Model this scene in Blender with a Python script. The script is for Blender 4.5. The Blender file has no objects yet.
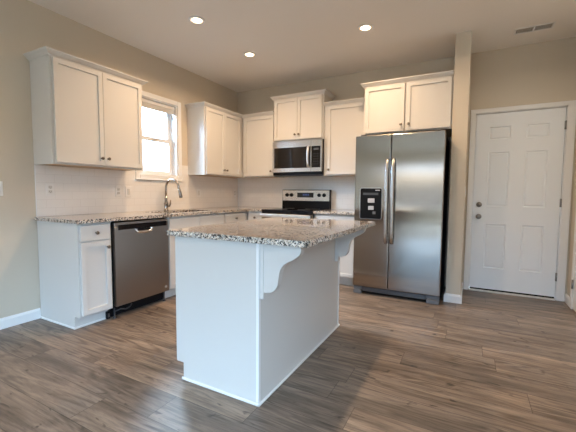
import bpy, bmesh, math, random
from mathutils import Vector, Matrix
random.seed(7)
PI = math.pi
scene = bpy.context.scene
COL = scene.collection

# ------------------------------------------------------------------ camera, world, light, exposure
F_PX, CAM, YAW, PITCH, ROLL = 337.57, (3.3732, -4.5404, 1.1428), 0.4908, -0.0687, 0.0074
cam_data = bpy.data.cameras.new('camera')
cam_data.sensor_fit = 'HORIZONTAL'; cam_data.sensor_width = 36.0
cam_data.lens = F_PX * 36.0 / 576.0
cam_data.clip_start = 0.05
cam = bpy.data.objects.new('camera', cam_data); COL.objects.link(cam)
_r = Vector((math.cos(YAW), math.sin(YAW), 0)); _f = Vector((-math.sin(YAW), math.cos(YAW), 0)); _u = Vector((0, 0, 1))
_F = _f * math.cos(PITCH) + _u * math.sin(PITCH); _U = _u * math.cos(PITCH) - _f * math.sin(PITCH)
_R = _r * math.cos(ROLL) + _U * math.sin(ROLL); _U = _U * math.cos(ROLL) - _r * math.sin(ROLL)
cam.matrix_world = Matrix(((_R.x, _U.x, -_F.x, CAM[0]), (_R.y, _U.y, -_F.y, CAM[1]), (_R.z, _U.z, -_F.z, CAM[2]), (0, 0, 0, 1)))
scene.camera = cam

SKY_STRENGTH = 12.0
LAMP_COLOR, LAMP_POWER = (1.0, 0.69, 0.43), 5.4
world = bpy.data.worlds.new('sky'); scene.world = world; world.use_nodes = True
_wt = world.node_tree; _bg = _wt.nodes['Background']; _bg.inputs[1].default_value = SKY_STRENGTH
_tc = _wt.nodes.new('ShaderNodeTexCoord'); _sx = _wt.nodes.new('ShaderNodeSeparateXYZ'); _rp = _wt.nodes.new('ShaderNodeValToRGB')
_wt.links.new(_tc.outputs['Generated'], _sx.inputs[0]); _wt.links.new(_sx.outputs[2], _rp.inputs[0]); _wt.links.new(_rp.outputs[0], _bg.inputs[0])
_m1 = _wt.nodes.new('ShaderNodeMath'); _m1.operation = 'MULTIPLY_ADD'; _m1.use_clamp = False        # brighter sky on the kitchen-window side
_wt.links.new(_sx.outputs[0], _m1.inputs[0]); _m1.inputs[1].default_value = -2.4 * SKY_STRENGTH; _m1.inputs[2].default_value = 1.08 * SKY_STRENGTH
_m2 = _wt.nodes.new('ShaderNodeMath'); _m2.operation = 'MAXIMUM'; _wt.links.new(_m1.outputs[0], _m2.inputs[0]); _m2.inputs[1].default_value = 1.08 * SKY_STRENGTH
_wt.links.new(_m2.outputs[0], _bg.inputs[1])
_e = _rp.color_ramp.elements        # shaded ground below, pale horizon haze, blue sky above
while len(_e) < 6: _e.new(0.5)
for _el, (_p, _c) in zip(_e, ((0.0, (0.022, 0.024, 0.026)), (0.028, (0.028, 0.030, 0.030)), (0.045, (0.095, 0.084, 0.062)), (0.085, (0.075, 0.12, 0.18)), (0.20, (0.20, 0.37, 0.58)), (0.45, (0.60, 0.83, 1.08)))):
    _el.position = _p; _el.color = (*_c, 1)
scene.view_settings.view_transform = 'Standard'; scene.view_settings.look = 'None'
scene.view_settings.gamma = 1.0; scene.view_settings.use_curve_mapping = False
scene.view_settings.exposure = 1.5
scene.cycles.max_bounces = 10; scene.cycles.diffuse_bounces = 6; scene.cycles.glossy_bounces = 5
scene.cycles.sample_clamp_indirect = 8.0
scene.cycles.caustics_reflective = False; scene.cycles.caustics_refractive = False


def area_light(name, loc, rot, sx, sy, power, color, shape='RECTANGLE', parent=None):
    ld = bpy.data.lights.new(name, 'AREA'); ld.shape = shape; ld.size = sx
    if shape in ('RECTANGLE', 'ELLIPSE'): ld.size_y = sy
    ld.energy = power; ld.color = color
    if shape == 'DISK': ld.spread = 2.75
    o = bpy.data.objects.new(name, ld); o.location = loc; o.rotation_euler = rot; COL.objects.link(o)
    if parent: o.parent = parent
    return o


# daylight entering by the living-room windows behind the camera and by the kitchen window
REAR_Y = -10.5
REAR_WIN = ((0.75, 2.25), (2.45, 3.95))
REAR_Z = (0.60, 2.25)
SIDE_WIN = (-7.6, -5.0)  # unseen side opening added to bring more daylight into the kitchen
_p = [area_light('window_portal', ((a + b) / 2, REAR_Y - 0.16, sum(REAR_Z) / 2), (PI / 2, 0, 0), b - a, REAR_Z[1] - REAR_Z[0], 1.0, (1, 1, 1)) for a, b in REAR_WIN]
_p.append(area_light('window_portal', (4.335 + 0.16, sum(SIDE_WIN) / 2, sum(REAR_Z) / 2), (0, PI / 2, 0), REAR_Z[1] - REAR_Z[0], SIDE_WIN[1] - SIDE_WIN[0], 1.0, (1, 1, 1)))
_p.append(area_light('window_portal', (-0.16, -1.5925, 1.795), (0, -PI / 2, 0), 0.9, 0.585, 1.0, (1, 1, 1)))
for _o in _p: _o.data.cycles.is_portal = True

# ------------------------------------------------------------------ materials


def mat(name, color, rough=0.5, metal=0.0, spec=0.5, **kw):
    m = bpy.data.materials.new(name); m.use_nodes = True
    b = m.node_tree.nodes['Principled BSDF']
    b.inputs['Base Color'].default_value = (*color, 1); b.inputs['Roughness'].default_value = rough
    b.inputs['Metallic'].default_value = metal; b.inputs['Specular IOR Level'].default_value = spec
    for k, v in kw.items():
        b.inputs[k.replace('_', ' ')].default_value = v
    return m


class NT:
    def __init__(s, m): s.t = m.node_tree; s.b = s.t.nodes['Principled BSDF']
    def n(s, typ, **props):
        x = s.t.nodes.new(typ)
        for k, v in props.items(): setattr(x, k, v)
        return x
    def l(s, a, b): s.t.links.new(a, b)
    def val(s, sock, v):
        if hasattr(v, 'links') or isinstance(v, bpy.types.NodeSocket): s.l(v, sock)
        else: sock.default_value = v
    def math(s, op, a, b=0.0, c=None):
        x = s.n('ShaderNodeMath', operation=op); s.val(x.inputs[0], a); s.val(x.inputs[1], b)
        if c is not None: s.val(x.inputs[2], c)
        return x.outputs[0]
    def coord(s, which='Object'): return s.n('ShaderNodeTexCoord').outputs[which]
    def mapping(s, vec, scale=(1, 1, 1), loc=(0, 0, 0)):
        x = s.n('ShaderNodeMapping'); s.l(vec, x.inputs[0]); x.inputs['Scale'].default_value = scale; x.inputs['Location'].default_value = loc
        return x.outputs[0]
    def noise(s, vec, scale, detail=4, rough=0.55, dist=0.0):
        x = s.n('ShaderNodeTexNoise'); s.l(vec, x.inputs['Vector']); x.inputs['Scale'].default_value = scale
        x.inputs['Detail'].default_value = detail; x.inputs['Roughness'].default_value = rough; x.inputs['Distortion'].default_value = dist
        return x.outputs['Fac']
    def ramp(s, fac, stops, interp='LINEAR'):
        x = s.n('ShaderNodeValToRGB'); s.l(fac, x.inputs[0]); e = x.color_ramp.elements; x.color_ramp.interpolation = interp
        while len(e) < len(stops): e.new(0.5)
        for el, (p, c) in zip(e, stops): el.position = p; el.color = (*c, 1) if len(c) == 3 else c
        return x.outputs[0]
    def mix(s, fac, a, b, blend='MIX'):
        x = s.n('ShaderNodeMix', data_type='RGBA', blend_type=blend); s.val(x.inputs[0], fac)
        for i, v in ((6, a), (7, b)):
            if isinstance(v, tuple): x.inputs[i].default_value = (*v, 1)
            else: s.l(v, x.inputs[i])
        return x.outputs[2]
    def bump(s, h, strength=0.2, dist=0.002):
        x = s.n('ShaderNodeBump'); s.l(h, x.inputs['Height']); x.inputs['Strength'].default_value = strength; x.inputs['Distance'].default_value = dist
        s.l(x.outputs[0], s.b.inputs['Normal'])


def paint(name, color, rough, bump=0.08, scale=220):
    m = mat(name, color, rough); t = NT(m); t.bump(t.noise(t.coord(), scale, 3), bump, 0.001)
    return m


M = {}
M['wall'] = paint('greige_wall_paint', (0.63, 0.555, 0.445), 0.6)
M['ceiling'] = paint('ceiling_paint', (0.84, 0.80, 0.75), 0.8, 0.15, 90)
M['carpet'] = paint('bounce_carpet', (0.40, 0.37, 0.33), 0.95, 0.6, 400)
M['trim'] = mat('white_trim_paint', (0.84, 0.835, 0.82), 0.35)
M['cabinet'] = mat('white_cabinet_paint', (0.655, 0.635, 0.60), 0.45, 0.0, 0.3)
M['door'] = mat('white_door_paint', (0.85, 0.88, 0.90), 0.38)
M['plastic'] = mat('white_plastic', (0.80, 0.78, 0.75), 0.3)
M['ivory'] = mat('ivory_plastic', (0.66, 0.63, 0.585), 0.35)
M['dark_slot'] = mat('dark_slot', (0.10, 0.085, 0.07), 0.5)
M['black'] = mat('black_plastic', (0.008, 0.008, 0.009), 0.4, 0.0, 0.12)
M['key'] = mat('dull_key', (0.035, 0.035, 0.037), 0.5, 0.0, 0.2)
M['black_gloss'] = mat('black_glass', (0.006, 0.006, 0.008), 0.06)
M['dark_metal'] = mat('dark_metal', (0.10, 0.10, 0.105), 0.45, 0.6)
M['nickel'] = mat('satin_nickel', (0.20, 0.165, 0.13), 0.35, 1.0)
M['chrome'] = mat('polished_steel', (0.78, 0.76, 0.74), 0.14, 1.0)
M['faucet'] = mat('brushed_nickel', (0.38, 0.34, 0.30), 0.25, 1.0)
M['handle_steel'] = mat('satin_steel', (0.56, 0.53, 0.50), 0.25, 1.0)
M['bright_steel'] = mat('bright_satin_steel', (0.80, 0.78, 0.76), 0.3, 1.0)
M['hardware'] = mat('dark_satin_hardware', (0.30, 0.29, 0.28), 0.3, 1.0)
M['birch'] = mat('raw_cabinet_underside', (0.62, 0.44, 0.27), 0.5)
M['grey'] = mat('grey_plastic', (0.15, 0.15, 0.155), 0.45)
M['pale_grey'] = mat('pale_grey_plastic', (0.55, 0.56, 0.58), 0.3)
M['vinyl'] = mat('white_vinyl', (0.80, 0.80, 0.79), 0.35)
M['blind'] = mat('white_blind', (0.78, 0.76, 0.72), 0.45)
m = M['glass'] = bpy.data.materials.new('window_glass'); m.use_nodes = True; _t = m.node_tree
_o = _t.nodes['Material Output']; _tr = _t.nodes.new('ShaderNodeBsdfTransparent'); _gl = _t.nodes.new('ShaderNodeBsdfGlossy'); _gl.inputs['Roughness'].default_value = 0.0
_fr = _t.nodes.new('ShaderNodeFresnel'); _fr.inputs['IOR'].default_value = 1.3; _mx = _t.nodes.new('ShaderNodeMixShader')
_t.links.new(_fr.outputs[0], _mx.inputs[0]); _t.links.new(_tr.outputs[0], _mx.inputs[1]); _t.links.new(_gl.outputs[0], _mx.inputs[2]); _t.links.new(_mx.outputs[0], _o.inputs[0])
m = M['lens'] = mat('lamp_lens', (1, 1, 1), 0.4)
m.node_tree.nodes['Principled BSDF'].inputs['Emission Color'].default_value = (1.0, 0.80, 0.56, 1)
m.node_tree.nodes['Principled BSDF'].inputs['Emission Strength'].default_value = 4.0
m = M['lens_halo'] = mat('lamp_lens_halo', (1, 0.9, 0.8), 0.4)  # orange emission paints the halo glow around each lens
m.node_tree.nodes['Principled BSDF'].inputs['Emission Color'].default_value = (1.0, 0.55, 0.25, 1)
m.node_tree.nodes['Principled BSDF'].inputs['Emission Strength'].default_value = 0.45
m = M['display'] = mat('blue_display', (0.01, 0.01, 0.02), 0.2)
m.node_tree.nodes['Principled BSDF'].inputs['Emission Color'].default_value = (0.25, 0.4, 1.0, 1)
m.node_tree.nodes['Principled BSDF'].inputs['Emission Strength'].default_value = 0.12


def steel(name, color, rough, aniso):
    m = mat(name, color, rough, 1.0); t = NT(m)
    t.b.inputs['Anisotropic'].default_value = aniso
    tg = t.n('ShaderNodeTangent'); tg.direction_type = 'RADIAL'; tg.axis = 'Z'
    t.l(tg.outputs[0], t.b.inputs['Tangent'])
    return m


M['steel'] = steel('brushed_stainless', (0.345, 0.305, 0.27), 0.155, 0.88)
M['steel_light'] = steel('bright_brushed_stainless', (0.62, 0.585, 0.54), 0.26, 0.6)
M['steel_dark'] = steel('brushed_slate_stainless', (0.33, 0.295, 0.27), 0.34, 0.6)


def granite():
    m = mat('speckled_granite', (0.5, 0.45, 0.4), 0.06, 0.0, 0.5, Coat_Weight=0.25, Coat_Roughness=0.02); t = NT(m); c = t.coord()
    w = t.noise(c, 14, 3); wv = t.n('ShaderNodeVectorMath', operation='ADD'); t.l(c, wv.inputs[0])
    sc = t.n('ShaderNodeVectorMath', operation='SCALE')
    nz = t.n('ShaderNodeTexNoise'); t.l(c, nz.inputs['Vector']); nz.inputs['Scale'].default_value = 60; nz.inputs['Detail'].default_value = 2
    t.l(nz.outputs['Color'], sc.inputs[0]); sc.inputs['Scale'].default_value = 0.012; t.l(sc.outputs[0], wv.inputs[1])
    v = wv.outputs[0]

    def cells(scale, stops):
        x = t.n('ShaderNodeTexVoronoi'); t.l(v, x.inputs['Vector']); x.inputs['Scale'].default_value = scale
        s = t.n('ShaderNodeSeparateColor'); t.l(x.outputs['Color'], s.inputs[0])
        return t.ramp(s.outputs[0], stops, 'CONSTANT'), s.outputs[1]
    big, r1 = cells(125, [(0.0, (0.76, 0.65, 0.53)), (0.30, (0.54, 0.44, 0.35)), (0.45, (0.80, 0.74, 0.66)), (0.72, (0.40, 0.37, 0.345)), (0.84, (0.66, 0.55, 0.45))])
    small, r2 = cells(230, [(0.0, (0.02, 0.018, 0.017)), (0.5, (0.10, 0.085, 0.075)), (0.75, (0.66, 0.63, 0.59))])
    mask = t.math('GREATER_THAN', r2, 0.60)
    col = t.mix(mask, big, small)
    dark, r3 = cells(100, [(0.0, (0.015, 0.014, 0.014)), (0.6, (0.07, 0.06, 0.055))])
    clus = t.math('GREATER_THAN', r3, t.math('MULTIPLY_ADD', w, -0.9, 1.27))
    col = t.mix(clus, col, dark)
    t.l(col, t.b.inputs['Base Color'])
    return m


M['granite'] = granite()


def wood_floor():
    m = mat('grey_brown_plank_floor', (0.2, 0.15, 0.11), 0.35); t = NT(m)
    sp = t.n('ShaderNodeSeparateXYZ'); t.l(t.coord(), sp.inputs[0]); X, Y = sp.outputs[0], sp.outputs[1]
    PW, PL = 0.197, 1.22
    ry = t.math('DIVIDE', t.math('ADD', Y, 20 * PW + 0.078), PW); row = t.math('FLOOR', ry)
    rn = t.n('ShaderNodeTexWhiteNoise', noise_dimensions='1D'); t.l(row, rn.inputs['W'])
    cx = t.math('ADD', t.math('DIVIDE', X, PL), t.math('MULTIPLY_ADD', rn.outputs['Value'], 3.0, 10.0)); colx = t.math('FLOOR', cx)
    cb = t.n('ShaderNodeCombineXYZ'); t.l(colx, cb.inputs[0]); t.l(row, cb.inputs[1])
    wn = t.n('ShaderNodeTexWhiteNoise', noise_dimensions='2D'); t.l(cb.outputs[0], wn.inputs['Vector'])
    pr = wn.outputs['Value']
    # grain coordinates shifted for every plank
    gv = t.n('ShaderNodeCombineXYZ')
    t.l(t.math('ADD', X, t.math('MULTIPLY', pr, 37.0)), gv.inputs[0]); t.l(t.math('ADD', Y, t.math('MULTIPLY', pr, 11.0)), gv.inputs[1]); t.l(pr, gv.inputs[2])
    g = gv.outputs[0]
    fine = t.noise(t.mapping(g, (5, 80, 1)), 1.0, 6, 0.8, 0.6)
    wide = t.noise(t.mapping(g, (1.0, 10, 1)), 1.0, 6, 0.66, 0.7)
    patch = t.noise(t.mapping(g, (2.2, 5.0, 1)), 1.0, 3, 0.55, 0.5)
    field = t.noise(t.mapping(g, (0.55, 5.5, 1), (3.1, 7.7, 0)), 1.0, 3, 0.5, 0.45)
    rings = t.math('MULTIPLY_ADD', t.math('SINE', t.math('MULTIPLY', field, 95.0)), 0.5, 0.5)
    base = t.ramp(wide, [(0.30, (0.080, 0.059, 0.045)), (0.43, (0.155, 0.118, 0.090)), (0.57, (0.255, 0.198, 0.153)), (0.74, (0.43, 0.335, 0.25))])
    c1 = t.mix(t.ramp(patch, [(0.40, (0.05, 0.05, 0.05)), (0.62, (0.38, 0.38, 0.38))]), base, t.ramp(rings, [(0.05, (0.075, 0.056, 0.043)), (0.35, (0.20, 0.155, 0.12)), (0.9, (0.37, 0.29, 0.225))]))
    c2 = t.mix(0.60, c1, t.ramp(fine, [(0.34, (0.26, 0.235, 0.215)), (0.48, (0.92, 0.91, 0.90)), (0.72, (1.3, 1.26, 1.22))]), 'MULTIPLY')
    knots = t.noise(t.mapping(g, (6, 15, 1)), 1.0, 2, 0.5, 1.2)
    c3 = t.mix(t.ramp(knots, [(0.655, (0, 0, 0)), (0.73, (0.85, 0.85, 0.85))]), c2, (0.055, 0.040, 0.032))
    tone = t.ramp(pr, [(0.0, (0.84, 0.85, 0.87)), (0.35, (0.95, 0.955, 0.96)), (0.7, (1.05, 1.04, 1.03)), (1.0, (1.18, 1.14, 1.09))])
    c4 = t.mix(1.0, c3, tone, 'MULTIPLY')
    # joints
    fy = t.math('FRACT', ry); fx = t.math('FRACT', cx)
    jy = t.math('LESS_THAN', t.math('MINIMUM', fy, t.math('SUBTRACT', 1.0, fy)), 0.008)
    jx = t.math('LESS_THAN', t.math('MINIMUM', fx, t.math('SUBTRACT', 1.0, fx)), 0.0012)
    j = t.math('MAXIMUM', jy, jx)
    t.l(t.mix(t.math('MULTIPLY', j, 0.75), c4, (0.03, 0.022, 0.018)), t.b.inputs['Base Color'])
    t.l(t.math('MULTIPLY_ADD', fine, 0.18, 0.30), t.b.inputs['Roughness'])
    t.bump(t.math('SUBTRACT', fine, j), 0.12, 0.0015)
    return m


M['floor'] = wood_floor()


def tile():
    m = mat('white_subway_tile', (0.7, 0.66, 0.6), 0.12); t = NT(m)
    sp = t.n('ShaderNodeSeparateXYZ'); t.l(t.coord(), sp.inputs[0])
    cb = t.n('ShaderNodeCombineXYZ'); t.l(t.math('SUBTRACT', sp.outputs[1], sp.outputs[0]), cb.inputs[0]); t.l(t.math('SUBTRACT', sp.outputs[2], 0.914), cb.inputs[1])
    br = t.n('ShaderNodeTexBrick'); t.l(cb.outputs[0], br.inputs['Vector'])
    br.inputs['Scale'].default_value = 1.0; br.inputs['Brick Width'].default_value = 0.152; br.inputs['Row Height'].default_value = 0.076
    br.inputs['Mortar Size'].default_value = 0.0014; br.inputs['Mortar Smooth'].default_value = 0.2
    br.inputs['Color1'].default_value = (0.83, 0.80, 0.76, 1); br.inputs['Color2'].default_value = (0.815, 0.785, 0.745, 1); br.inputs['Mortar'].default_value = (0.72, 0.69, 0.65, 1)
    t.l(br.outputs['Color'], t.b.inputs['Base Color'])
    t.bump(t.math('SUBTRACT', 1.0, br.outputs['Fac']), 0.25, 0.001)
    return m


M['tile'] = tile()

# ------------------------------------------------------------------ mesh helpers


def new(): return bmesh.new()


def box(bm, x0, x1, y0, y1, z0, z1, bev=0.0, seg=1):
    if x0 > x1: x0, x1 = x1, x0
    if y0 > y1: y0, y1 = y1, y0
    if z0 > z1: z0, z1 = z1, z0
    r = bmesh.ops.create_cube(bm, size=1.0)
    for v in r['verts']:
        v.co = Vector((x0 + (v.co.x + .5) * (x1 - x0), y0 + (v.co.y + .5) * (y1 - y0), z0 + (v.co.z + .5) * (z1 - z0)))
    if bev > 0:
        es = {e for v in r['verts'] for e in v.link_edges}
        bmesh.ops.bevel(bm, geom=list(es), offset=bev, segments=seg, affect='EDGES', profile=0.5)
    return bm


def B(*a, **k): return box(new(), *a, **k)


def prism(bm, poly, a0, a1, axis='X'):
    """extrude a closed 2D polygon; axis X: poly=(y,z); Y: poly=(x,z); Z: poly=(x,y)"""
    def P(p, a): return {'X': (a, p[0], p[1]), 'Y': (p[0], a, p[1]), 'Z': (p[0], p[1], a)}[axis]
    lo = [bm.verts.new(P(p, a0)) for p in poly]; hi = [bm.verts.new(P(p, a1)) for p in poly]; n = len(poly)
    bm.faces.new(lo); bm.faces.new(hi[::-1])
    for i in range(n): bm.faces.new((lo[i], hi[i], hi[(i + 1) % n], lo[(i + 1) % n]))
    bmesh.ops.recalc_face_normals(bm, faces=bm.faces)
    return bm


def lathe(bm, prof, origin=(0, 0, 0), axis=(0, 0, 1), n=24):
    """prof: (radius, height) list along the axis"""
    q = Vector((0, 0, 1)).rotation_difference(Vector(axis).normalized()); o = Vector(origin); rings = []
    for r, h in prof:
        rings.append([bm.verts.new(o + q @ Vector((max(r, 1e-5) * math.cos(2 * PI * i / n), max(r, 1e-5) * math.sin(2 * PI * i / n), h))) for i in range(n)])
    for a, b in zip(rings, rings[1:]):
        for i in range(n): bm.faces.new((a[i], a[(i + 1) % n], b[(i + 1) % n], b[i]))
    bm.faces.new(rings[0][::-1]); bm.faces.new(rings[-1])
    for f in bm.faces: f.smooth = len(f.verts) == 4
    bmesh.ops.recalc_face_normals(bm, faces=bm.faces)
    return bm


def tube(bm, pts, rad, n=12):
    pts = [Vector(p) for p in pts]; rads = rad if isinstance(rad, (list, tuple)) else [rad] * len(pts); rings = []; up = None
    for i, p in enumerate(pts):
        d = (pts[min(i + 1, len(pts) - 1)] - pts[max(i - 1, 0)]).normalized()
        if up is None: up = d.orthogonal().normalized()
        up = (up - d * up.dot(d)).normalized(); s = d.cross(up)
        rings.append([bm.verts.new(p + (up * math.cos(2 * PI * k / n) + s * math.sin(2 * PI * k / n)) * rads[i]) for k in range(n)])
    for a, b in zip(rings, rings[1:]):
        for i in range(n):
            f = bm.faces.new((a[i], a[(i + 1) % n], b[(i + 1) % n], b[i])); f.smooth = True
    bm.faces.new(rings[0][::-1]); bm.faces.new(rings[-1])
    bmesh.ops.recalc_face_normals(bm, faces=bm.faces)
    return bm


def slab_cells(bm, xs, ys, filled, z0, z1):
    """plan made of grid cells, extruded, with only the outer faces kept"""
    V = {}
    def v(i, j, z):
        k = (i, j, z)
        if k not in V: V[k] = bm.verts.new((xs[i], ys[j], z))
        return V[k]
    nx, ny = len(xs) - 1, len(ys) - 1
    on = lambda i, j: 0 <= i < nx and 0 <= j < ny and filled(i, j)
    for i in range(nx):
        for j in range(ny):
            if not on(i, j): continue
            bm.faces.new((v(i, j, z1), v(i + 1, j, z1), v(i + 1, j + 1, z1), v(i, j + 1, z1)))
            bm.faces.new((v(i, j + 1, z0), v(i + 1, j + 1, z0), v(i + 1, j, z0), v(i, j, z0)))
            for di, dj, a, b in ((-1, 0, (i, j), (i, j + 1)), (1, 0, (i + 1, j), (i + 1, j + 1)), (0, -1, (i, j), (i + 1, j)), (0, 1, (i, j + 1), (i + 1, j + 1))):
                if not on(i + di, j + dj):
                    bm.faces.new((v(*a, z0), v(*b, z0), v(*b, z1), v(*a, z1)))
    bmesh.ops.recalc_face_normals(bm, faces=bm.faces)
    return bm


def shaker(x0, x1, z0, z1, yb, yf, rail=0.057, depth=0.0125):
    """a door: flat frame and sunk centre panel, its face at y = yf looking to -y"""
    bm = B(x0, x1, yf, yb, z0, z1)
    bmesh.ops.recalc_face_normals(bm, faces=bm.faces)
    f = min(bm.faces, key=lambda q: q.calc_center_median().y)
    bmesh.ops.inset_individual(bm, faces=[f], thickness=rail, depth=0)
    bmesh.ops.inset_individual(bm, faces=[f], thickness=0.0015, depth=-depth)
    es = [e for e in bm.edges if all(abs(v.co.y - yf) < 1e-6 for v in e.verts) and any(abs(v.co.x - q) < 1e-6 for v in e.verts for q in (x0, x1)) and len({round(v.co.x, 5) for v in e.verts} | {round(v.co.z, 5) for v in e.verts}) == 3]
    es = [e for e in es if sum(1 for fc in e.link_faces if abs(fc.normal.y) < 0.5) == 1]
    if es: bmesh.ops.bevel(bm, geom=es, offset=0.002, segments=1, affect='EDGES')
    return bm


def obj(name, bm, m, parent=None, **props):
    me = bpy.data.meshes.new(name); bm.to_mesh(me); bm.free()
    me.materials.append(M[m] if isinstance(m, str) else m)
    o = bpy.data.objects.new(name, me); COL.objects.link(o)
    if parent: o.parent = parent
    for k, v in props.items(): o[k] = v
    return o


def thing(name, label, cat, loc=(0, 0, 0), rz=0.0, group=None):
    o = bpy.data.objects.new(name, None); o.location = loc; o.rotation_euler = (0, 0, rz); o.empty_display_size = 0.1
    COL.objects.link(o); o['label'] = label; o['category'] = cat
    if group: o['group'] = group
    return o


def struct(name, bm, m, label=None, parent=None):
    o = obj(name, bm, m, parent)
    if parent is None: o['kind'] = 'structure'
    if label: o['label'] = label
    return o


# ------------------------------------------------------------------ the room
H, XR, T = 2.76, 4.335, 0.15
struct('floor', B(-T, XR + T, REAR_Y - T, T, -0.12, 0), 'floor', 'grey brown wood plank floor')
struct('floor_bounce', B(0.02, XR - .02, REAR_Y + .02, -6.2, 0.0005, 0.012), 'carpet', 'unseen pale carpet added to bounce light behind the viewer')  # unseen covering added to bounce daylight up to the ceiling
struct('ceiling', B(-T, XR + T, REAR_Y - T, T, H, H + 0.12), 'ceiling', 'flat pale ceiling with recessed lights')
WY0, WY1, WZ0, WZ1 = -1.885, -1.300, 1.345, 2.245            # kitchen window opening
bm = new()
box(bm, -T, 0, REAR_Y, WY0, 0, H); box(bm, -T, 0, WY1, 0, 0, H); box(bm, -T, 0, WY0, WY1, 0, WZ0); box(bm, -T, 0, WY0, WY1, WZ1, H)
struct('wall_left', bm, 'wall', 'greige wall with the kitchen window')
DX0, DX1, DZ0, DZ1 = 3.4223, 4.2353, 0.034, 2.057            # entry door slab
bm = new()
box(bm, -T, DX0 - 0.02, 0, T, 0, H); box(bm, DX1 + 0.02, XR + T, 0, T, 0, H); box(bm, DX0 - 0.02, DX1 + 0.02, 0, T, DZ1 + 0.02, H)
struct('wall_back', bm, 'wall', 'greige wall behind the range and refrigerator')
bm = new()
box(bm, XR, XR + T, REAR_Y, SIDE_WIN[0], 0, H); box(bm, XR, XR + T, SIDE_WIN[1], 0, 0, H); box(bm, XR, XR + T, *SIDE_WIN, 0, REAR_Z[0]); box(bm, XR, XR + T, *SIDE_WIN, REAR_Z[1], H)
struct('wall_right', bm, 'wall', 'greige wall beside the white entry door')
SX0, SX1, SY = 3.1932, 3.335, -0.6324
struct('wall_partition', B(SX0, SX1, SY, 0, 0, H), 'wall', 'short stub wall between refrigerator and door')
bm = new()
xs = [0.0] + [q for w in REAR_WIN for q in w] + [XR]
for i in (0, 2, 4): box(bm, xs[i], xs[i + 1], REAR_Y - T, REAR_Y, 0, H)
for a, b in REAR_WIN:
    box(bm, a, b, REAR_Y - T, REAR_Y, 0, REAR_Z[0]); box(bm, a, b, REAR_Y - T, REAR_Y, REAR_Z[1], H)
struct('wall_rear', bm, 'wall', 'living room wall with two windows')


def frame_y(bm, x0, x1, z0, z1, w, y0, y1):
    box(bm, x0, x0 + w, y0, y1, z0, z1); box(bm, x1 - w, x1, y0, y1, z0, z1)
    box(bm, x0 + w, x1 - w, y0, y1, z1 - w, z1); box(bm, x0 + w, x1 - w, y0, y1, z0, z0 + w)


def frame_x(bm, y0, y1, z0, z1, w, x0, x1, bev=0.0):
    box(bm, x0, x1, y0, y0 + w, z0, z1, bev); box(bm, x0, x1, y1 - w, y1, z0, z1, bev)
    box(bm, x0, x1, y0 + w, y1 - w, z1 - w, z1, bev); box(bm, x0, x1, y0 + w, y1 - w, z0, z0 + w, bev)


for n, (a, b) in enumerate(REAR_WIN):
    bm = new(); frame_y(bm, a, b, REAR_Z[0], REAR_Z[1], 0.05, REAR_Y - 0.10, REAR_Y - 0.04); box(bm, a + .05, b - .05, REAR_Y - .09, REAR_Y - .05, 1.20, 1.25)
    frame_y(bm, a - 0.07, b + 0.07, REAR_Z[0] - 0.07, REAR_Z[1] + 0.07, 0.07, REAR_Y + 0.001, REAR_Y + 0.019)
    struct('window_%d' % (n + 2), bm, 'vinyl', 'living room window behind the viewer')

bm = new(); frame_x(bm, *SIDE_WIN, *REAR_Z, 0.05, XR + .04, XR + .10); box(bm, XR + .05, XR + .09, -6.32, -6.28, REAR_Z[0] + .05, REAR_Z[1] - .05)
frame_x(bm, SIDE_WIN[0] - .07, SIDE_WIN[1] + .07, REAR_Z[0] - .07, REAR_Z[1] + .07, .07, XR - .019, XR - .001)
struct('window_4', bm, 'vinyl', 'unseen side window added for daylight behind the viewer')

# kitchen window: jamb liner, two sashes, panes, casing and stool
w = bpy.data.objects.new('window_1', None); COL.objects.link(w); w['kind'] = 'structure'; w['label'] = 'single hung kitchen window over the sink'
bm = new(); frame_x(bm, WY0, WY1, WZ0, WZ1, 0.012, -0.149, 0.0); obj('jamb', bm, 'vinyl', w)
bm = new(); frame_x(bm, WY0 + .012, WY1 - .012, 1.768, WZ1 - .012, 0.044, -0.140, -0.115, .003); us = obj('upper_sash', bm, 'vinyl', w)
obj('pane', B(-0.129, -0.126, WY0 + .056, WY1 - .056, 1.812, WZ1 - .056), 'glass', us)
bm = new(); frame_x(bm, WY0 + .012, WY1 - .012, WZ0 + .012, 1.815, 0.046, -0.113, -0.085, .003)
box(bm, -0.085, -0.072, -1.62, -1.56, 1.79, 1.812, .003); ls = obj('lower_sash', bm, 'vinyl', w)
obj('pane', B(-0.101, -0.098, WY0 + .058, WY1 - .058, WZ0 + .058, 1.769), 'glass', ls)
bm = new(); frame_x(bm, -1.945, -1.240, 1.287, 2.303, 0.058, 0.001, 0.019, .004)
box(bm, 0.001, 0.032, -1.955, -1.232, 1.281, 1.294, .003); obj('casing', bm, 'trim', w)

# entry door and its casing
d1 = bpy.data.objects.new('door_1', None); COL.objects.link(d1); d1['kind'] = 'structure'; d1['label'] = 'white six panel entry door'
bm = new(); xsd = [DX0, 3.553, 3.760, 3.905, 4.107, DX1]; zsd = [DZ0, 0.283, 0.798, 1.003, 1.622, 1.764, 1.909, DZ1]
V = [[bm.verts.new((x, 0.004, z)) for z in zsd] for x in xsd]
panels = []
for i in range(5):
    for j in range(7):
        f = bm.faces.new((V[i][j], V[i + 1][j], V[i + 1][j + 1], V[i][j + 1]))
        if i in (1, 3) and j in (1, 3, 5): panels.append(f)
bmesh.ops.recalc_face_normals(bm, faces=bm.faces)
if bm.faces[:][0].normal.y > 0: bmesh.ops.reverse_faces(bm, faces=bm.faces)
bmesh.ops.inset_individual(bm, faces=panels, thickness=0.010, depth=-0.012)
bmesh.ops.inset_individual(bm, faces=panels, thickness=0.008, depth=0.0)
bmesh.ops.inset_individual(bm, faces=panels, thickness=0.016, depth=0.006)
be = [e for e in bm.edges if e.is_boundary]
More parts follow.
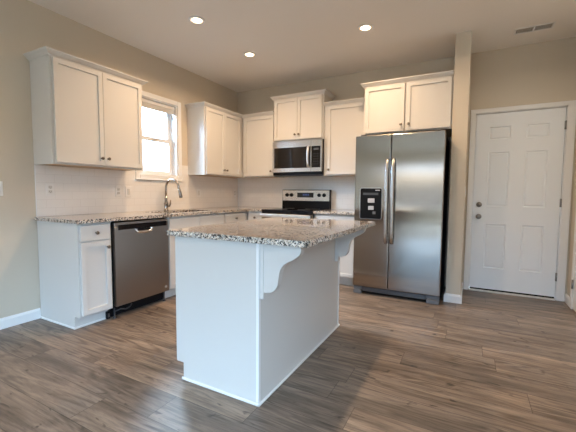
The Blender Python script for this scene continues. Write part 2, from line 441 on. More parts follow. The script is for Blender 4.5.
ex = bmesh.ops.extrude_edge_only(bm, edges=be)
for v in ex['geom']:
    if isinstance(v, bmesh.types.BMVert): v.co.y = 0.045
bm.faces.new([bm.verts.new((x, 0.045, z)) for x, z in ((DX0, DZ0), (DX0, DZ1), (DX1, DZ1), (DX1, DZ0))])
obj('door_slab', bm, 'door', d1)
bm = new(); box(bm, DX0 - .019, DX0 - .006, 0.0, 0.149, 0, DZ1 + .019); box(bm, DX1 + .006, DX1 + .019, 0.0, 0.149, 0, DZ1 + .019); box(bm, DX0 - .019, DX1 + .019, 0.0, 0.149, DZ1 + .006, DZ1 + .019)
box(bm, DX0 - .008, DX0 + .01, 0.047, 0.06, 0.02, DZ1 + .008); box(bm, DX1 - .01, DX1 + .008, 0.047, 0.06, 0.02, DZ1 + .008); box(bm, DX0, DX1, 0.047, 0.06, DZ1 - .01, DZ1 + .008)
obj('jamb', bm, 'trim', d1)
bm = new()
for x0, x1 in ((3.356, DX0 - .011), (DX1 + .011, 4.318)): box(bm, x0, x1, -0.018, -0.001, 0, 2.117, .004)
box(bm, 3.356, 4.318, -0.019, -0.001, DZ1 + .011, 2.118, .004)
obj('casing', bm, 'trim', d1)
obj('threshold', B(DX0 - .005, DX1 + .005, -0.03, 0.14, 0.001, 0.016, .004), 'plastic', d1)
obj('sweep', B(DX0 + .002, DX1 - .002, 0.006, 0.04, 0.0165, 0.0335), 'black', d1)
kb = obj('knob', lathe(new(), [(.030, 0), (.030, .006), (.012, .010), (.012, .030), (.022, .036), (.027, .046), (.026, .056), (.018, .064), (.006, .067)], (3.482, 0.0035, 0.882), (0, -1, 0)), 'hardware', d1)
obj('deadbolt', lathe(new(), [(.030, 0), (.030, .012), (.024, .018), (.010, .018), (.010, .026), (.0, .026)], (3.481, 0.0035, 1.022), (0, -1, 0)), 'hardware', d1)
for hz in (1.873, 1.056, 0.256):
    bm = new(); tube(bm, [(DX1 + .004, -.006, hz - .045), (DX1 + .004, -.006, hz + .045)], .0065, 10); box(bm, DX1 - .006, DX1 + .014, -.004, .003, hz - .044, hz + .044)
    obj('hinge', bm, 'hardware', d1)
d2 = bpy.data.objects.new('door_2', None); COL.objects.link(d2); d2['kind'] = 'structure'; d2['label'] = 'white door in the right wall at the frame edge'
bm = new(); box(bm, XR - .019, XR - .001, -.285, -.225, 0, 2.117, .004); box(bm, XR - .019, XR - .001, -1.18, -1.12, 0, 2.117, .004); box(bm, XR - .019, XR - .001, -1.12, -.285, 2.057, 2.117, .004)
obj('casing', bm, 'trim', d2)
bm = new(); box(bm, XR - .012, XR - .001, -1.113, -.292, .02, 2.05, .002); obj('door_slab', bm, 'door', d2)
for hz in (1.873, 1.056, 0.256): obj('hinge', tube(new(), [(XR - .021, -.289, hz - .045), (XR - .021, -.289, hz + .045)], .007, 10), 'hardware', d2)

# baseboards
BBP = [(0, 0), (.015, 0), (.015, .070), (.010, .082), (.006, .090), (0, .090)]


def baseboard(bm, p0, p1, nrm, e0=0.0, e1=0.0):
    """profile swept from p0 to p1 on the floor, standing out along nrm; e0/e1 stretch the outer edge for mitres"""
    p0, p1, nrm = Vector((*p0, 0)), Vector((*p1, 0)), Vector((*nrm, 0)); d = (p1 - p0).normalized(); a, b = [], []
    for o, z in BBP:
        a.append(bm.verts.new(p0 + nrm * (o + .0005) - d * o * e0 + Vector((0, 0, z)))); b.append(bm.verts.new(p1 + nrm * (o + .0005) + d * o * e1 + Vector((0, 0, z))))
    bm.faces.new(a); bm.faces.new(b[::-1]); n = len(a)
    for i in range(n): bm.faces.new((a[i], b[i], b[(i + 1) % n], a[(i + 1) % n]))
    bmesh.ops.recalc_face_normals(bm, faces=bm.faces)


bm = new(); baseboard(bm, (0, REAR_Y), (0, -2.965), (1, 0)); struct('baseboard_left', bm, 'trim', 'white baseboard along the left wall')
bm = new(); baseboard(bm, (SX0, SY), (SX1, SY), (0, -1), 1, 1); baseboard(bm, (SX1, SY), (SX1, -.02), (1, 0), 1, 0); baseboard(bm, (SX0, -.3), (SX0, SY), (-1, 0), 0, 1)
struct('baseboard_partition', bm, 'trim', 'white baseboard wrapping the stub wall')
bm = new(); baseboard(bm, (XR, 0), (XR, -.224), (-1, 0)); baseboard(bm, (XR, -1.181), (XR, REAR_Y), (-1, 0)); struct('baseboard_right', bm, 'trim', 'white baseboard along the right wall')
bm = new(); baseboard(bm, (0, REAR_Y), (XR, REAR_Y), (0, 1)); struct('baseboard_rear', bm, 'trim', 'white baseboard under the living room windows')

# tiled backsplash
bm = new(); box(bm, 0.001, .009, -2.955, -1.947, .915, 1.371); box(bm, 0.001, .009, -1.947, -1.230, .915, 1.279); box(bm, 0.001, .009, -1.230, -0.010, .915, 1.371); box(bm, 0.001, .009, -1.2385, -1.124, 1.371, 1.495)
box(bm, 0.001, .009, -2.068, -1.947, 1.371, 1.495)
struct('trim_1', bm, 'tile', 'white subway tile backsplash on the window wall')
struct('trim_2', B(.0095, 2.22, -.009, -.001, .915, 1.42), 'tile', 'white subway tile backsplash behind the range')
struct('trim_3', B(0.001, .011, -2.962, -2.9555, .915, 1.371, .002), 'vinyl', 'white edge strip ending the tile')

# ------------------------------------------------------------------ cabinets
KNOB = [(.008, 0), (.006, .004), (.005, .012), (.011, .017), (.0145, .022), (.0135, .027), (.006, .030)]


def knob(parent, x, z, y): return obj('knob', lathe(new(), KNOB, (x, y, z), (0, -1, 0), 18), 'nickel', parent, label='satin nickel round knob')


def crown(x0, x1, d, zb, left, right):
    prof = [(0.0, 0.0), (.005, 0.0), (.007, .010), (.014, .013), (.026, .024), (.036, .036), (.043, .040), (.043, .050)]
    bm = new(); rows = []
    for o, z in prof:
        l, r = (o if left else 0), (o if right else 0)
        rows.append([bm.verts.new(p) for p in ((x0 - l, -.002, zb + z), (x0 - l, -d - o, zb + z), (x1 + r, -d - o, zb + z), (x1 + r, -.002, zb + z))])
    for a, b in zip(rows, rows[1:]):
        for i in range(3): bm.faces.new((a[i], a[i + 1], b[i + 1], b[i]))
        bm.faces.new((a[3], a[0], b[0], b[3]))
    bm.faces.new(rows[0][::-1]); bm.faces.new(rows[-1])
    bmesh.ops.recalc_face_normals(bm, faces=bm.faces)
    return bm


def upper(label, loc, rz, w, h, d, doors, crown_z, left=True, right=True, group='white wall cabinets'):
    """origin at back left bottom; x along the wall, -y into the room; doors = (x0, x1, knob x or None)"""
    t = thing('wall_cabinet', label, 'cabinet', loc, rz, group)
    cw = d - .004
    bm = new(); box(bm, 0, w, -cw, -.002, .012, h); box(bm, 0, .018, -cw, -.002, 0, .012); box(bm, w - .018, w, -cw, -.002, 0, .012); box(bm, .018, w - .018, -cw, -cw + .02, 0, .012)
    obj('cabinet_box', bm, 'cabinet', t)
    obj('underside_panel', B(.019, w - .019, -cw + .021, -.004, .006, .0115), 'birch', t, label='unpainted underside panel')
    for x0, x1, kx in doors:
        dr = obj('door', shaker(x0, x1, .014, crown_z - .006, -d + .001, -d - .019), 'cabinet', t)
        if kx is not None: knob(dr, kx, .080, -d - .019)
    obj('crown_moulding', crown(0, w, d, crown_z, left, right), 'cabinet', t)
    return t


BOT = 1.372
wA = .890
upper('white two door wall cabinet left of the kitchen window', (0, -2.962, BOT), PI / 2, wA, .893, .305,
      [(.020, .4435, .413), (.4465, wA - .020, .477)], .878)
wB = 1.120 - .004
upper('white two door wall cabinet right of the kitchen window in the corner', (0, -1.122, BOT), PI / 2, wB, .900, .305,
      [(.014, .392, .362), (.395, .773, .425)], .880, True, False)
upper('white single door wall cabinet between the corner and the microwave', (.327, 0, BOT), 0, .883 - .327 - .001, .900, .305,
      [(.030, .543, .510)], .880, False, False)
upper('tall raised white two door cabinet directly above the microwave', (.883, 0, 1.861), 0, .762, .600, .330,
      [(.020, .3795, .352), (.3825, .742, .410)], .580)
upper('white single door wall cabinet between microwave and refrigerator', (1.646, 0, BOT), 0, 2.262 - 1.647, .925, .305,
      [(.052, .560, .078)], .905, False, False)
upper('white deep two door cabinet above the refrigerator', (2.263, 0, 1.822), 0, 3.1925 - 2.263, .560, .600,
      [(.014, .449, .419), (.469, .912, .500)], .530, True, False)


def base(label, loc, rz, w, units, false_front=False, group='white base cabinets'):
    """units = (x0, x1, knob side): one drawer over one door for each"""
    t = thing('base_cabinet', label, 'cabinet', loc, rz, group)
    poly = [(-.011, 0), (-.535, 0), (-.535, .105), (-.610, .105), (-.610, .882), (-.011, .882)]
    if false_front: poly = poly[:5] + [(-.570, .882), (-.570, .655), (-.100, .655), (-.100, .882), (-.011, .882)]
    obj('cabinet_box', prism(new(), poly, 0, w, 'X'), 'cabinet', t)
    for x0, x1, side in units:
        dw = obj('drawer', B(x0, x1, -.629, -.611, .733, .861, .003), 'cabinet', t)
        if not false_front: knob(dw, (x0 + x1) / 2, .797, -.629)
        dr = obj('door', shaker(x0, x1, .120, .720, -.611, -.630), 'cabinet', t)
        knob(dr, x1 - .03 if side > 0 else x0 + .03, .665, -.630)
    return t


t = base('white base cabinet with one drawer left of the dishwasher', (0, -2.962, 0), PI / 2, .288, [(.016, .272, 1)])
bm = new(); box(bm, -.012, -.0005, -.535, -.016, 0, .018, .004); box(bm, -.012, .286, -.547, -.5355, 0, .018, .004); obj('shoe_moulding', bm, 'trim', t)
base('white sink cabinet between dishwasher and corner drawer', (0, -2.046, 0), PI / 2, .924, [(.016, .459, 1), (.465, .908, -1)], false_front=True)
base('white corner base cabinet with drawer under the window wall counter', (0, -1.120, 0), PI / 2, 1.108, [(.016, .440, 1)])
base('white narrow drawer base cabinet left of the range', (.634, 0, 0), 0, .886 - .634, [(.020, .242, 1)])
base('white base cabinet with drawer between range and refrigerator', (1.653, 0, 0), 0, 2.225 - 1.653, [(.020, .274, 1), (.280, .545, -1)])

# ------------------------------------------------------------------ countertops and sink
SKX0, SKX1, SKY0, SKY1 = .150, .540, -1.975, -1.215
xs, ys = [.010, SKX0, SKX1, .650, .886], [-2.985, SKY0, SKY1, -.650, -.010]


def fill(i, j):
    if i == 3: return j == 3
    return not (i == 1 and j == 1)


t = obj('countertop', slab_cells(new(), xs, ys, fill, .884, .914), 'granite')
t['label'] = 'speckled granite worktop running under the window into the corner'; t['category'] = 'countertop'; t['group'] = 'granite countertops'
t = obj('countertop', B(1.652, 2.228, -.650, -.010, .884, .914, .003), 'granite')
t['label'] = 'short speckled granite worktop between range and refrigerator'; t['category'] = 'countertop'; t['group'] = 'granite countertops'
bm = new()
x0, x1, y0, y1 = SKX0 - .012, SKX1 + .012, SKY0 - .012, SKY1 + .012
box(bm, x0, x1, y0, y1, .675, .685); box(bm, x0, x0 + .008, y0, y1, .685, .8835); box(bm, x1 - .008, x1, y0, y1, .685, .8835); box(bm, x0, x1, y0, y0 + .008, .685, .8835); box(bm, x0, x1, y1 - .008, y1, .685, .8835)
t = thing('kitchen_sink', 'stainless undermount sink below the window and faucet', 'sink')
obj('basin', bm, 'chrome', t); obj('drain', lathe(new(), [(.045, 0), (.045, .003), (.03, .003), (.028, .001)], (.34, -1.595, .6855)), 'dark_metal', t)

# faucet
t = thing('kitchen_faucet', 'brushed nickel gooseneck faucet beneath the window', 'faucet', (.085, -1.578, .9145))
obj('base', lathe(new(), [(.030, 0), (.030, .006), (.024, .012), (.023, .075), (.026, .080), (.026, .088), (.019, .100), (.016, .150), (.0135, .180)]), 'faucet', t)
pts = [(0, 0, .170), (0, 0, .265)]
for k in range(1, 15):
    a = PI - k * (PI * 1.03) / 14; pts.append((.098 + .098 * math.cos(a), .02 * k / 14, .280 + .098 * math.sin(a)))
pts.append((.203, .023, .250))
obj('neck', tube(new(), pts, .0125, 14), 'faucet', t)
obj('spray_head', tube(new(), [(.202, .022, .262), (.205, .024, .245), (.210, .028, .205), (.216, .033, .165), (.217, .034, .158)], [.0145, .017, .019, .021, .016], 14), 'faucet', t)
bm = new(); tube(bm, [(0, .02, .050), (0, .050, .052)], .012, 12); tube(bm, [(0, .050, .050), (.004, .062, .075), (.008, .066, .130)], [.011, .010, .006], 12); obj('lever_handle', bm, 'faucet', t)

# ------------------------------------------------------------------ dishwasher
t = thing('dishwasher', 'dark stainless dishwasher under the counter', 'dishwasher', (0, -2.672, 0), PI / 2)
W = .624
bm = new(); box(bm, .004, W - .004, -.600, -.03, .10, .868); obj('tub', bm, 'black', t)
bm = new(); prism(bm, [(-.604, .115), (-.640, .115), (-.640, .826), (-.634, .832), (-.604, .832)], .016, W - .010, 'X')
obj('door', bm, 'steel_dark', t)
bm = new(); box(bm, .016, W - .010, -.640, -.604, .8325, .868, .003); fr = obj('top_rail', bm, 'steel_dark', t)
obj('control_strip', B(.050, W - .030, -.6425, -.6395, .800, .846, .001), 'black_gloss', t)
bm = new()
n = 16; outer = [(.315 + .098 * math.cos(a), .796 - .048 * abs(math.sin(a)) ** .6) for a in [PI + PI * k / n for k in range(n + 1)]]
inner = [(.315 + .080 * math.cos(a), .796 - .026 * abs(math.sin(a)) ** .6) for a in [PI + PI * k / n for k in range(n + 1)]]
lo = [[bm.verts.new((x, y, z)) for x, z in ring] for ring, y in ((outer, -.6401), (outer, -.656), (inner, -.660), (inner, -.6401))]
for a, b in zip(lo, lo[1:]):
    for i in range(n): bm.faces.new((a[i], a[i + 1], b[i + 1], b[i])).smooth = True
bmesh.ops.recalc_face_normals(bm, faces=bm.faces)
obj('pocket_handle', bm, 'chrome', t, label='bright curved pocket handle')
obj('handle_pocket', B(.237, .393, -.6415, -.6395, .776, .7995), 'black', t)
obj('toe_grille', B(.010, W - .012, -.560, -.540, .012, .098), 'black', t)
for fx in (.03, W - .03): obj('foot', lathe(new(), [(.016, 0), (.016, .008), (.007, .010), (.007, .10)], (fx, -.585, 0)), 'dark_metal', t)
obj('badge', lathe(new(), [(.013, 0), (.013, .0012), (.009, .0012), (.009, .0006)], (W - .050, -.6401, .165), (0, -1, 0), 20), 'pale_grey', t, label='small pale round badge')
bm = new(); tube(bm, [(.04, -.575, .055), (.09, -.592, .068), (.14, -.595, .052), (.19, -.585, .060), (.22, -.57, .075)], .006, 8); obj('drain_hose', bm, 'dark_metal', t)
t = thing('junction_box', 'small black box on the floor beside the dishwasher foot', 'box', (.557, -2.688, 0))
obj('cover', B(-.012, .014, -.016, .014, .004, .070, .003), 'black', t); obj('face_plate', B(.0145, .016, -.010, .008, .018, .054), 'dark_metal', t)

# ------------------------------------------------------------------ range
t = thing('range_stove', 'stainless electric range with black glass cooktop against the back wall', 'stove', (.889, 0, 0))
W = .760
obj('oven_body', B(.002, W - .002, -.630, -.014, .045, .895), 'dark_metal', t)
obj('cooktop', B(0, W, -.668, -.075, .896, .918, .005, 2), 'black_gloss', t)
for bx, by, br in ((.20, -.50, .105), (.56, -.50, .085), (.20, -.22, .075), (.56, -.22, .105)):
    obj('burner_ring', lathe(new(), [(br, 0), (br, .0006), (br - .004, .0006), (br - .004, 0)], (bx, by, .918), n=40), 'grey', t)
bm = new(); prism(bm, [(-.014, .900), (-.080, .900), (-.072, 1.185), (-.062, 1.190), (-.014, 1.190)], 0, W, 'X'); bg = obj('backguard', bm, 'black', t)
bm = new(); prism(bm, [(-.0745, 1.028), (-.0795, 1.028), (-.0755, 1.180), (-.0715, 1.184)], .006, W - .006, 'X'); obj('control_panel', bm, 'steel_light', bg, label='brushed stainless control panel')
obj('display', B(.252, .512, -.0795, -.0762, 1.076, 1.146), 'black_gloss', bg)
bm = new()
for k in range(4): box(bm, .345 + .026 * k, .361 + .026 * k, -.0800, -.0794, 1.104, 1.128)
obj('clock_digits', bm, 'display', bg)
for kx in (.082, .156, .600, .676):
    obj('knob', lathe(new(), [(.027, 0), (.027, .004), (.022, .006), (.020, .026), (.012, .028)], (kx, -.0775, 1.111), (0, -1, 0.02), 22), 'black', bg)
obj('front_rail', B(.002, W - .002, -.655, -.631, .868, .895, .002), 'black_gloss', t)
dr = obj('oven_door', B(.004, W - .004, -.662, -.631, .235, .868, .004), 'steel', t)
obj('door_window', B(.10, W - .10, -.664, -.6615, .36, .70, .001), 'black_gloss', dr)
bm = new(); box(bm, .012, W - .012, -.726, -.700, .816, .864, .010, 3); box(bm, .03, .06, -.702, -.661, .824, .852, .004); box(bm, W - .06, W - .03, -.702, -.661, .824, .852, .004); obj('oven_handle', bm, 'bright_steel', dr)
obj('storage_drawer', B(.004, W - .004, -.660, -.631, .070, .228, .004), 'steel', t)
for fx in (.05, W - .05):
    for fy in (-.58, -.08): obj('levelling_foot', lathe(new(), [(.018, 0), (.018, .012), (.010, .014), (.010, .046)], (fx, fy, 0)), 'black', t)

# ------------------------------------------------------------------ microwave
t = thing('microwave_oven', 'stainless over the range microwave with black glass door', 'microwave', (.884, 0, 1.4155))
W, Z = .759, .4425
obj('case', B(0, W, -.344, -.012, -.026, Z, .002), 'black', t)
fr = obj('front_frame', B(0, W, -.366, -.3445, .012, Z, .004), 'steel_light', t)
obj('door_glass', B(.030, .588, -.3685, -.3655, .068, .352, .001), 'black_gloss', t)
cp = obj('control_panel', B(.610, .736, -.3685, -.3655, .068, .352, .001), 'black_gloss', t)
obj('clock_display', B(.640, .712, -.3692, -.3686, .300, .326), 'dark_metal', cp)
for r in range(5):
    for c in range(3): obj('key', B(.640 + .026 * c, .656 + .026 * c, -.3692, -.3686, .110 + .034 * r, .118 + .034 * r), 'key', cp)
pts = [(.570, -.369, .350)] + [(.570, -.398 - .012 * math.sin(PI * k / 8), .335 - .250 * k / 8) for k in range(9)] + [(.570, -.369, .070)]
obj('door_handle', tube(new(), pts, [.010] + [.0165] * 9 + [.010], 12), 'bright_steel', t)
obj('door_seam', B(.598, .600, -.3668, -.3655, .014, Z - .004), 'black', t)
bm = new()
for k in range(24): box(bm, .05 + .0275 * k, .07 + .0275 * k, -.340, -.320, -.030, -.0262)
obj('vent_grille', bm, 'dark_metal', t)

# ------------------------------------------------------------------ refrigerator
FX0, FX1, FY = 2.237, 3.148, -.8236
t = thing('refrigerator', 'stainless side by side refrigerator with black water dispenser', 'refrigerator', (FX0, 0, 0))
W, SP = FX1 - FX0, 2.6255 - FX0
obj('cabinet_body', B(.002, W - .002, -.752, -.035, .025, 1.755, .004), 'black', t)
ld = obj('freezer_door', B(0, SP - .003, FY, -.757, .092, 1.774, .008, 3), 'steel', t)
rd = obj('fresh_food_door', B(SP + .003, W, FY, -.757, .092, 1.774, .008, 3), 'steel', t)


def bar_handle(parent, x):
    n = 14; bm = new(); secs = []
    for k in range(n + 1):
        z = .600 + .915 * k / n; s = math.sin(PI * k / n) ** .35
        yo = FY - .018 - .040 * s; hw = .0165 + .003 * s
        ring = [(x - hw, yo + .012), (x - hw, yo), (x - hw * .55, yo - .011), (x + hw * .55, yo - .011), (x + hw, yo), (x + hw, yo + .012)]
        secs.append([bm.verts.new((a, b, z)) for a, b in ring])
    for a, b in zip(secs, secs[1:]):
        for i in range(6):
            f = bm.faces.new((a[i], a[(i + 1) % 6], b[(i + 1) % 6], b[i])); f.smooth = i in (1, 2, 3)
    bm.faces.new(secs[0]); bm.faces.new(secs[-1][::-1])
    for z in (.612, 1.503): box(bm, x - .014, x + .014, FY - .024, FY - .0005, z - .014, z + .014, .003)
    bmesh.ops.recalc_face_normals(bm, faces=bm.faces)
    return obj('handle', bm, 'handle_steel', parent)


bar_handle(ld, SP - .031); bar_handle(rd, SP + .031)


def rrect(x0, x1, z0, z1, r, n=5):
    P = []
    for cx, cz, a0 in ((x1 - r, z1 - r, 0), (x0 + r, z1 - r, PI / 2), (x0 + r, z0 + r, PI), (x1 - r, z0 + r, 1.5 * PI)):
        P += [(cx + r * math.cos(a0 + PI / 2 * k / n), cz + r * math.sin(a0 + PI / 2 * k / n)) for k in range(n + 1)]
    return P


dx0, dx1, dz0, dz1 = 2.305 - FX0, 2.538 - FX0, .864, 1.198
dp = obj('water_dispenser', prism(new(), rrect(dx0 - .005, dx1 + .005, dz0 - .005, dz1 + .005, .020), FY - .004, FY + .004, 'Y'), 'pale_grey', t)
bm = prism(new(), rrect(dx0, dx1, dz0, dz1, .016), FY - .0075, FY - .003, 'Y'); bm.faces.ensure_lookup_table()
obj('dispenser_panel', bm, 'black', dp, label='black dispenser panel')
obj('display_strip', B(dx0 + .030, dx1 - .035, FY - .0083, FY - .0076, 1.125, 1.150), 'dark_metal', dp)
obj('paddle', B(dx0 + .086, dx0 + .160, FY - .016, FY - .0076, 1.040, 1.088, .003), 'pale_grey', dp)
obj('paddle', B(dx0 + .092, dx0 + .152, FY - .016, FY - .0076, .962, 1.004, .003), 'pale_grey', dp)
obj('brand_badge', B(dx1 - .068, dx1 - .018, FY - .0085, FY - .0076, 1.172, 1.182), 'pale_grey', dp)
obj('drip_label', B(dx0 + .140, dx0 + .172, FY - .0085, FY - .0076, .915, .945), 'grey', dp)
obj('base_grille', B(.095, W - .13, -.800, -.757, .034, .086, .004), 'dark_metal', t)
for a, b in ((.004, .095), (W - .125, W - .004)):
    bm = new(); box(bm, a, b, -.812, -.757, .002, .045, .005); box(bm, a, b, -.806, -.757, .050, .088, .004); obj('roller_cover', bm, 'grey', t)
for a in (.05, W - .10): obj('hinge_cover', B(a, a + .05, -.80, -.74, 1.7755, 1.792, .004), 'grey', t)

# ------------------------------------------------------------------ island
IX0, IX1, IY0, IY1 = 1.8020, 2.4214, -3.0798, -1.8250
t = thing('kitchen_island', 'freestanding white kitchen island with scrolled brackets', 'island', ((IX0 + IX1) / 2, (IY0 + IY1) / 2, 0))
t_off = Vector((-(IX0 + IX1) / 2, -(IY0 + IY1) / 2, 0))


def isl(name, bm, m='cabinet', parent=None, **k):
    bmesh.ops.translate(bm, verts=bm.verts, vec=t_off)
    return obj(name, bm, m, parent or t, **k)


IL = 1.270
isl('cabinet_box', prism(new(), [(IX0 + .020, .106), (IX0 + .078, .106), (IX0 + .078, 0), (IX1 - .016, 0), (IX1 - .016, .882), (IX0 + .020, .882)], IY0 + .018, IY1 - .018, 'Y'))
endp = [(IX0 + .019, .106), (IX0 + .075, .106), (IX0 + .075, 0), (IX1 - .0005, 0), (IX1 - .0005, .882), (IX0 + .019, .882)]
isl('end_panel', prism(new(), endp, IY0 + .001, IY0 + .0175, 'Y')); isl('end_panel', prism(new(), endp, IY1 - .0175, IY1 - .001, 'Y'))
isl('back_panel', B(IX1 - .0155, IX1 - .002, IY0 + .018, IY1 - .018, 0, .882))
for y, q in ((IY0, IY0 - .003), (IY1 - .016, IY1 - .002)):
    bm = new(); box(bm, IX1 - .002, IX1 + .003, y - .001, y + .017, .018, .882, .001); box(bm, IX1 - .014, IX1 + .003, q, q + .005, .018, .882, .001)
    isl('corner_trim', bm, 'trim')
bm = new(); box(bm, IX0 + .066, IX1 + .012, IY0 - .011, IY0 + .0005, 0, .019, .005); box(bm, IX0 + .066, IX1 + .012, IY1 - .0005, IY1 + .011, 0, .019, .005); box(bm, IX1 - .0005, IX1 + .012, IY0 - .011, IY1 + .011, 0, .019, .005)
isl('shoe_moulding', bm, 'trim')
for k in range(3):
    y0 = IY0 + .020 + k * .410; y1 = y0 + .402

    def side(bm):    # local -y face turned to look along -x
        bmesh.ops.rotate(bm, verts=bm.verts, matrix=Matrix.Rotation(-PI / 2, 3, 'Z')); return bm
    dw = isl('drawer', side(B(-y1, -y0, IX0, IX0 + .018, .733, .861, .003)))
    kk = lathe(new(), KNOB, (IX0, (y0 + y1) / 2, .797), (-1, 0, 0), 18); isl('knob', kk, 'nickel', dw)
    dr = isl('door', side(shaker(-y1, -y0, .120, .720, IX0 + .0185, IX0)))
    kk = lathe(new(), KNOB, (IX0, y1 - .03, .665), (-1, 0, 0), 18); isl('knob', kk, 'nickel', dr)

# scrolled corbels under the overhang
PROFILE = [(2.4465, .882), (2.656, .882), (2.660, .868), (2.659, .853), (2.652, .838), (2.638, .825), (2.616, .809), (2.587, .795), (2.568, .783), (2.554, .768), (2.545, .752),
           (2.539, .734), (2.535, .710), (2.532, .692), (2.529, .672), (2.522, .655), (2.510, .640), (2.495, .630), (2.478, .624), (2.4465, .620)]
for y0 in (IY0 + .010, -1.930):
    c = isl('corbel', prism(new(), PROFILE, y0, y0 + .044, 'Y'))
    isl('back_plate', B(IX1 - .0015, 2.4462, y0 - .004, y0 + .048, .585, .882, .002), 'cabinet', c)

t = obj('countertop', B(1.773, 2.711, IY0 - .029, -1.779, .884, .914, .0), 'granite')
bm = bmesh.new(); bm.from_mesh(t.data)
bmesh.ops.bevel(bm, geom=[e for e in bm.edges if abs(e.verts[0].co.z - e.verts[1].co.z) > .01], offset=.012, segments=4, affect='EDGES')
bmesh.ops.bevel(bm, geom=[e for e in bm.edges if all(v.co.z > .913 for v in e.verts) and len(e.link_faces) == 2 and any(abs(f.normal.z) < .5 for f in e.link_faces)], offset=.003, segments=2, affect='EDGES')
bm.to_mesh(t.data); bm.free()
t['label'] = 'large speckled granite slab on top of the white island'; t['category'] = 'countertop'; t['group'] = 'granite countertops'

# ------------------------------------------------------------------ window blind
t = thing('window_blind', 'white mini blind pulled up at the top of the kitchen window', 'blind', (0, 0, 0))
obj('headrail', B(-.062, -.022, WY0 + .018, WY1 - .018, 2.190, 2.232, .003), 'blind', t)
bm = new()
for k in range(9): box(bm, -.058, -.026, WY0 + .022, WY1 - .022, 2.152 + .0042 * k, 2.1545 + .0042 * k)
obj('slat_stack', bm, 'blind', t)
obj('bottom_rail', B(-.056, -.028, WY0 + .022, WY1 - .022, 2.134, 2.1505, .004), 'blind', t)
for y, z in ((WY0 + .09, 2.03), (WY1 - .055, 2.06)):
    cd = obj('lift_cord', tube(new(), [(-.022, y, 2.19), (-.019, y, z + .02)], .0014, 6), 'blind', t)
    obj('tassel', lathe(new(), [(.003, .03), (.006, .012), (.0065, 0)], (-.019, y, z)), 'dark_metal', cd)

# ------------------------------------------------------------------ outlets and switches


def plate(label, loc, rz, kind, w=.072, h=.118, gang=1):
    t = thing('wall_outlet' if kind == 'outlet' else 'light_switch', label, 'outlet' if kind == 'outlet' else 'switch', loc, rz, 'wall plates')
    obj('cover_plate', B(-w * gang / 2, w * gang / 2, -.006, -.0005, -h / 2, h / 2, .002), 'plastic', t)
    for g in range(gang):
        cx = (g - (gang - 1) / 2) * .046 if gang > 1 else 0
        if kind == 'outlet':
            for s in (-1, 1):
                rc = obj('receptacle', prism(new(), rrect(cx - .016, cx + .016, s * .020 - .014, s * .020 + .014, .008, 4), -.0095, -.0055, 'Y'), 'ivory', t)
                bm = new(); box(bm, cx - .008, cx - .0055, -.0099, -.0094, s * .020 - .003, s * .020 + .006); box(bm, cx + .0055, cx + .008, -.0099, -.0094, s * .020 - .003, s * .020 + .006)
                lathe(bm, [(.0025, 0), (.0025, .0004)], (cx, -.0094, s * .020 - .008), (0, -1, 0), 8); obj('slot', bm, 'dark_slot', rc)
        else:
            obj('rocker', B(cx - .016, cx + .016, -.011, -.0055, -.033, .033, .002), 'ivory', t)
    return t


plate('white outlet on the tile below the left wall cabinet', (.010, -2.847, 1.157), PI / 2, 'outlet')
plate('white outlet on the tile nearer the window, left one of two side by side', (.010, -2.168, 1.146), PI / 2, 'outlet')
plate('white switch plate on the tile at the left end of the window stool', (.010, -2.045, 1.142), PI / 2, 'switch')
plate('white switch plate on the tile just right of the faucet', (.010, -.930, 1.130), PI / 2, 'switch')
plate('white outlet on the tile tucked in the kitchen corner', (.010, -.100, 1.132), PI / 2, 'outlet')
plate('white switch plate on the painted left wall at the photo edge', (.0005, -3.232, 1.160), PI / 2, 'switch')
plate('white switch plate on the stub wall side facing the door', (SX1 + .0005, -.500, 1.165), PI / 2, 'switch')

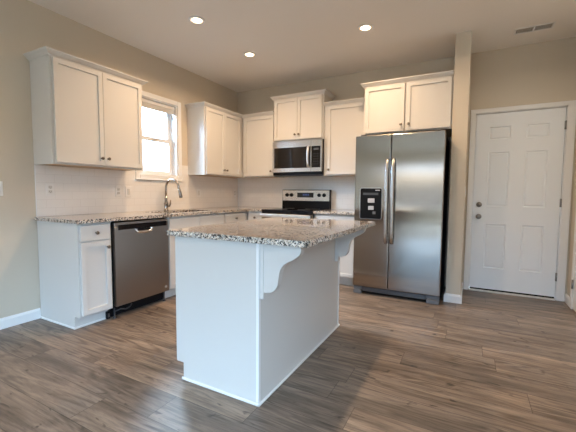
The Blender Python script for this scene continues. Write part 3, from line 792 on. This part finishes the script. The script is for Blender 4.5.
# ------------------------------------------------------------------ ceiling fixtures
LABELS = ['recessed ceiling light nearest the left wall, above the left counter', 'recessed ceiling light farthest back, near the corner cabinets', 'recessed ceiling light in front of the refrigerator cabinet',
          'recessed ceiling light above the island', 'unseen ceiling light added to brighten the entry door', 'unseen ceiling light added to warm the left wall, behind the viewer']
for (x, y), lb in zip(((1.050, -2.043), (1.040, -1.160), (2.418, -1.176), (2.418, -2.043), (3.900, -1.150), (1.050, -4.600)), LABELS):  # last two lamps are unseen, added to fill the door and left wall
    t = thing('ceiling_light', lb, 'light', (x, y, H), 0, 'recessed ceiling lights')
    obj('trim_ring', lathe(new(), [(.078, -.0005), (.078, -.006), (.060, -.010), (.057, -.006), (.057, -.0005)], n=36), 'vinyl', t)
    obj('lens', lathe(new(), [(.045, -.001), (.045, -.0052), (.03, -.0057), (.001, -.006)], n=36), 'lens', t, label='glowing lens')
    obj('lens_halo', lathe(new(), [(.0455, -.001), (.0455, -.0050), (.0565, -.0038), (.0565, -.001)], n=36), 'lens_halo', t, label='amber ring painting the halo around the lens')
    area_light('lamp', (0, 0, -.013), (0, 0, 0), .11, .11, LAMP_POWER * (1 if y > -3 else 0.62), LAMP_COLOR, 'DISK', t) if x < 3 else area_light('lamp', (0, 0, -.013), (0, 0, 0), .11, .11, 2.0, (1.0, 0.82, 0.62), 'DISK', t)

t = thing('ceiling_vent', 'white louvered air vent in the ceiling near the door', 'vent', (3.868, -.412, H), -.0)
bm = new(); frame = .016
box(bm, -.160, .160, -.066, -.050, -.008, -.0005, .002); box(bm, -.160, .160, .050, .066, -.008, -.0005, .002); box(bm, -.160, -.144, -.05, .05, -.008, -.0005, .002); box(bm, .144, .160, -.05, .05, -.008, -.0005, .002); box(bm, -.008, .008, -.05, .05, -.008, -.0005, .002)
obj('vent_frame', bm, 'vinyl', t)
obj('duct_opening', B(-.144, .144, -.05, .05, -.0012, -.0004), 'grey', t)
for s in (-.144, .008):
    bm = new()
    for k in range(13):
        x = s + .008 + k * .010
        prism(bm, [(x, -.0015), (x + .0012, -.0015), (x + .0052, -.0075), (x + .004, -.0075)], -.05, .05, 'Y')
    obj('louver_bank', bm, 'ivory', t)
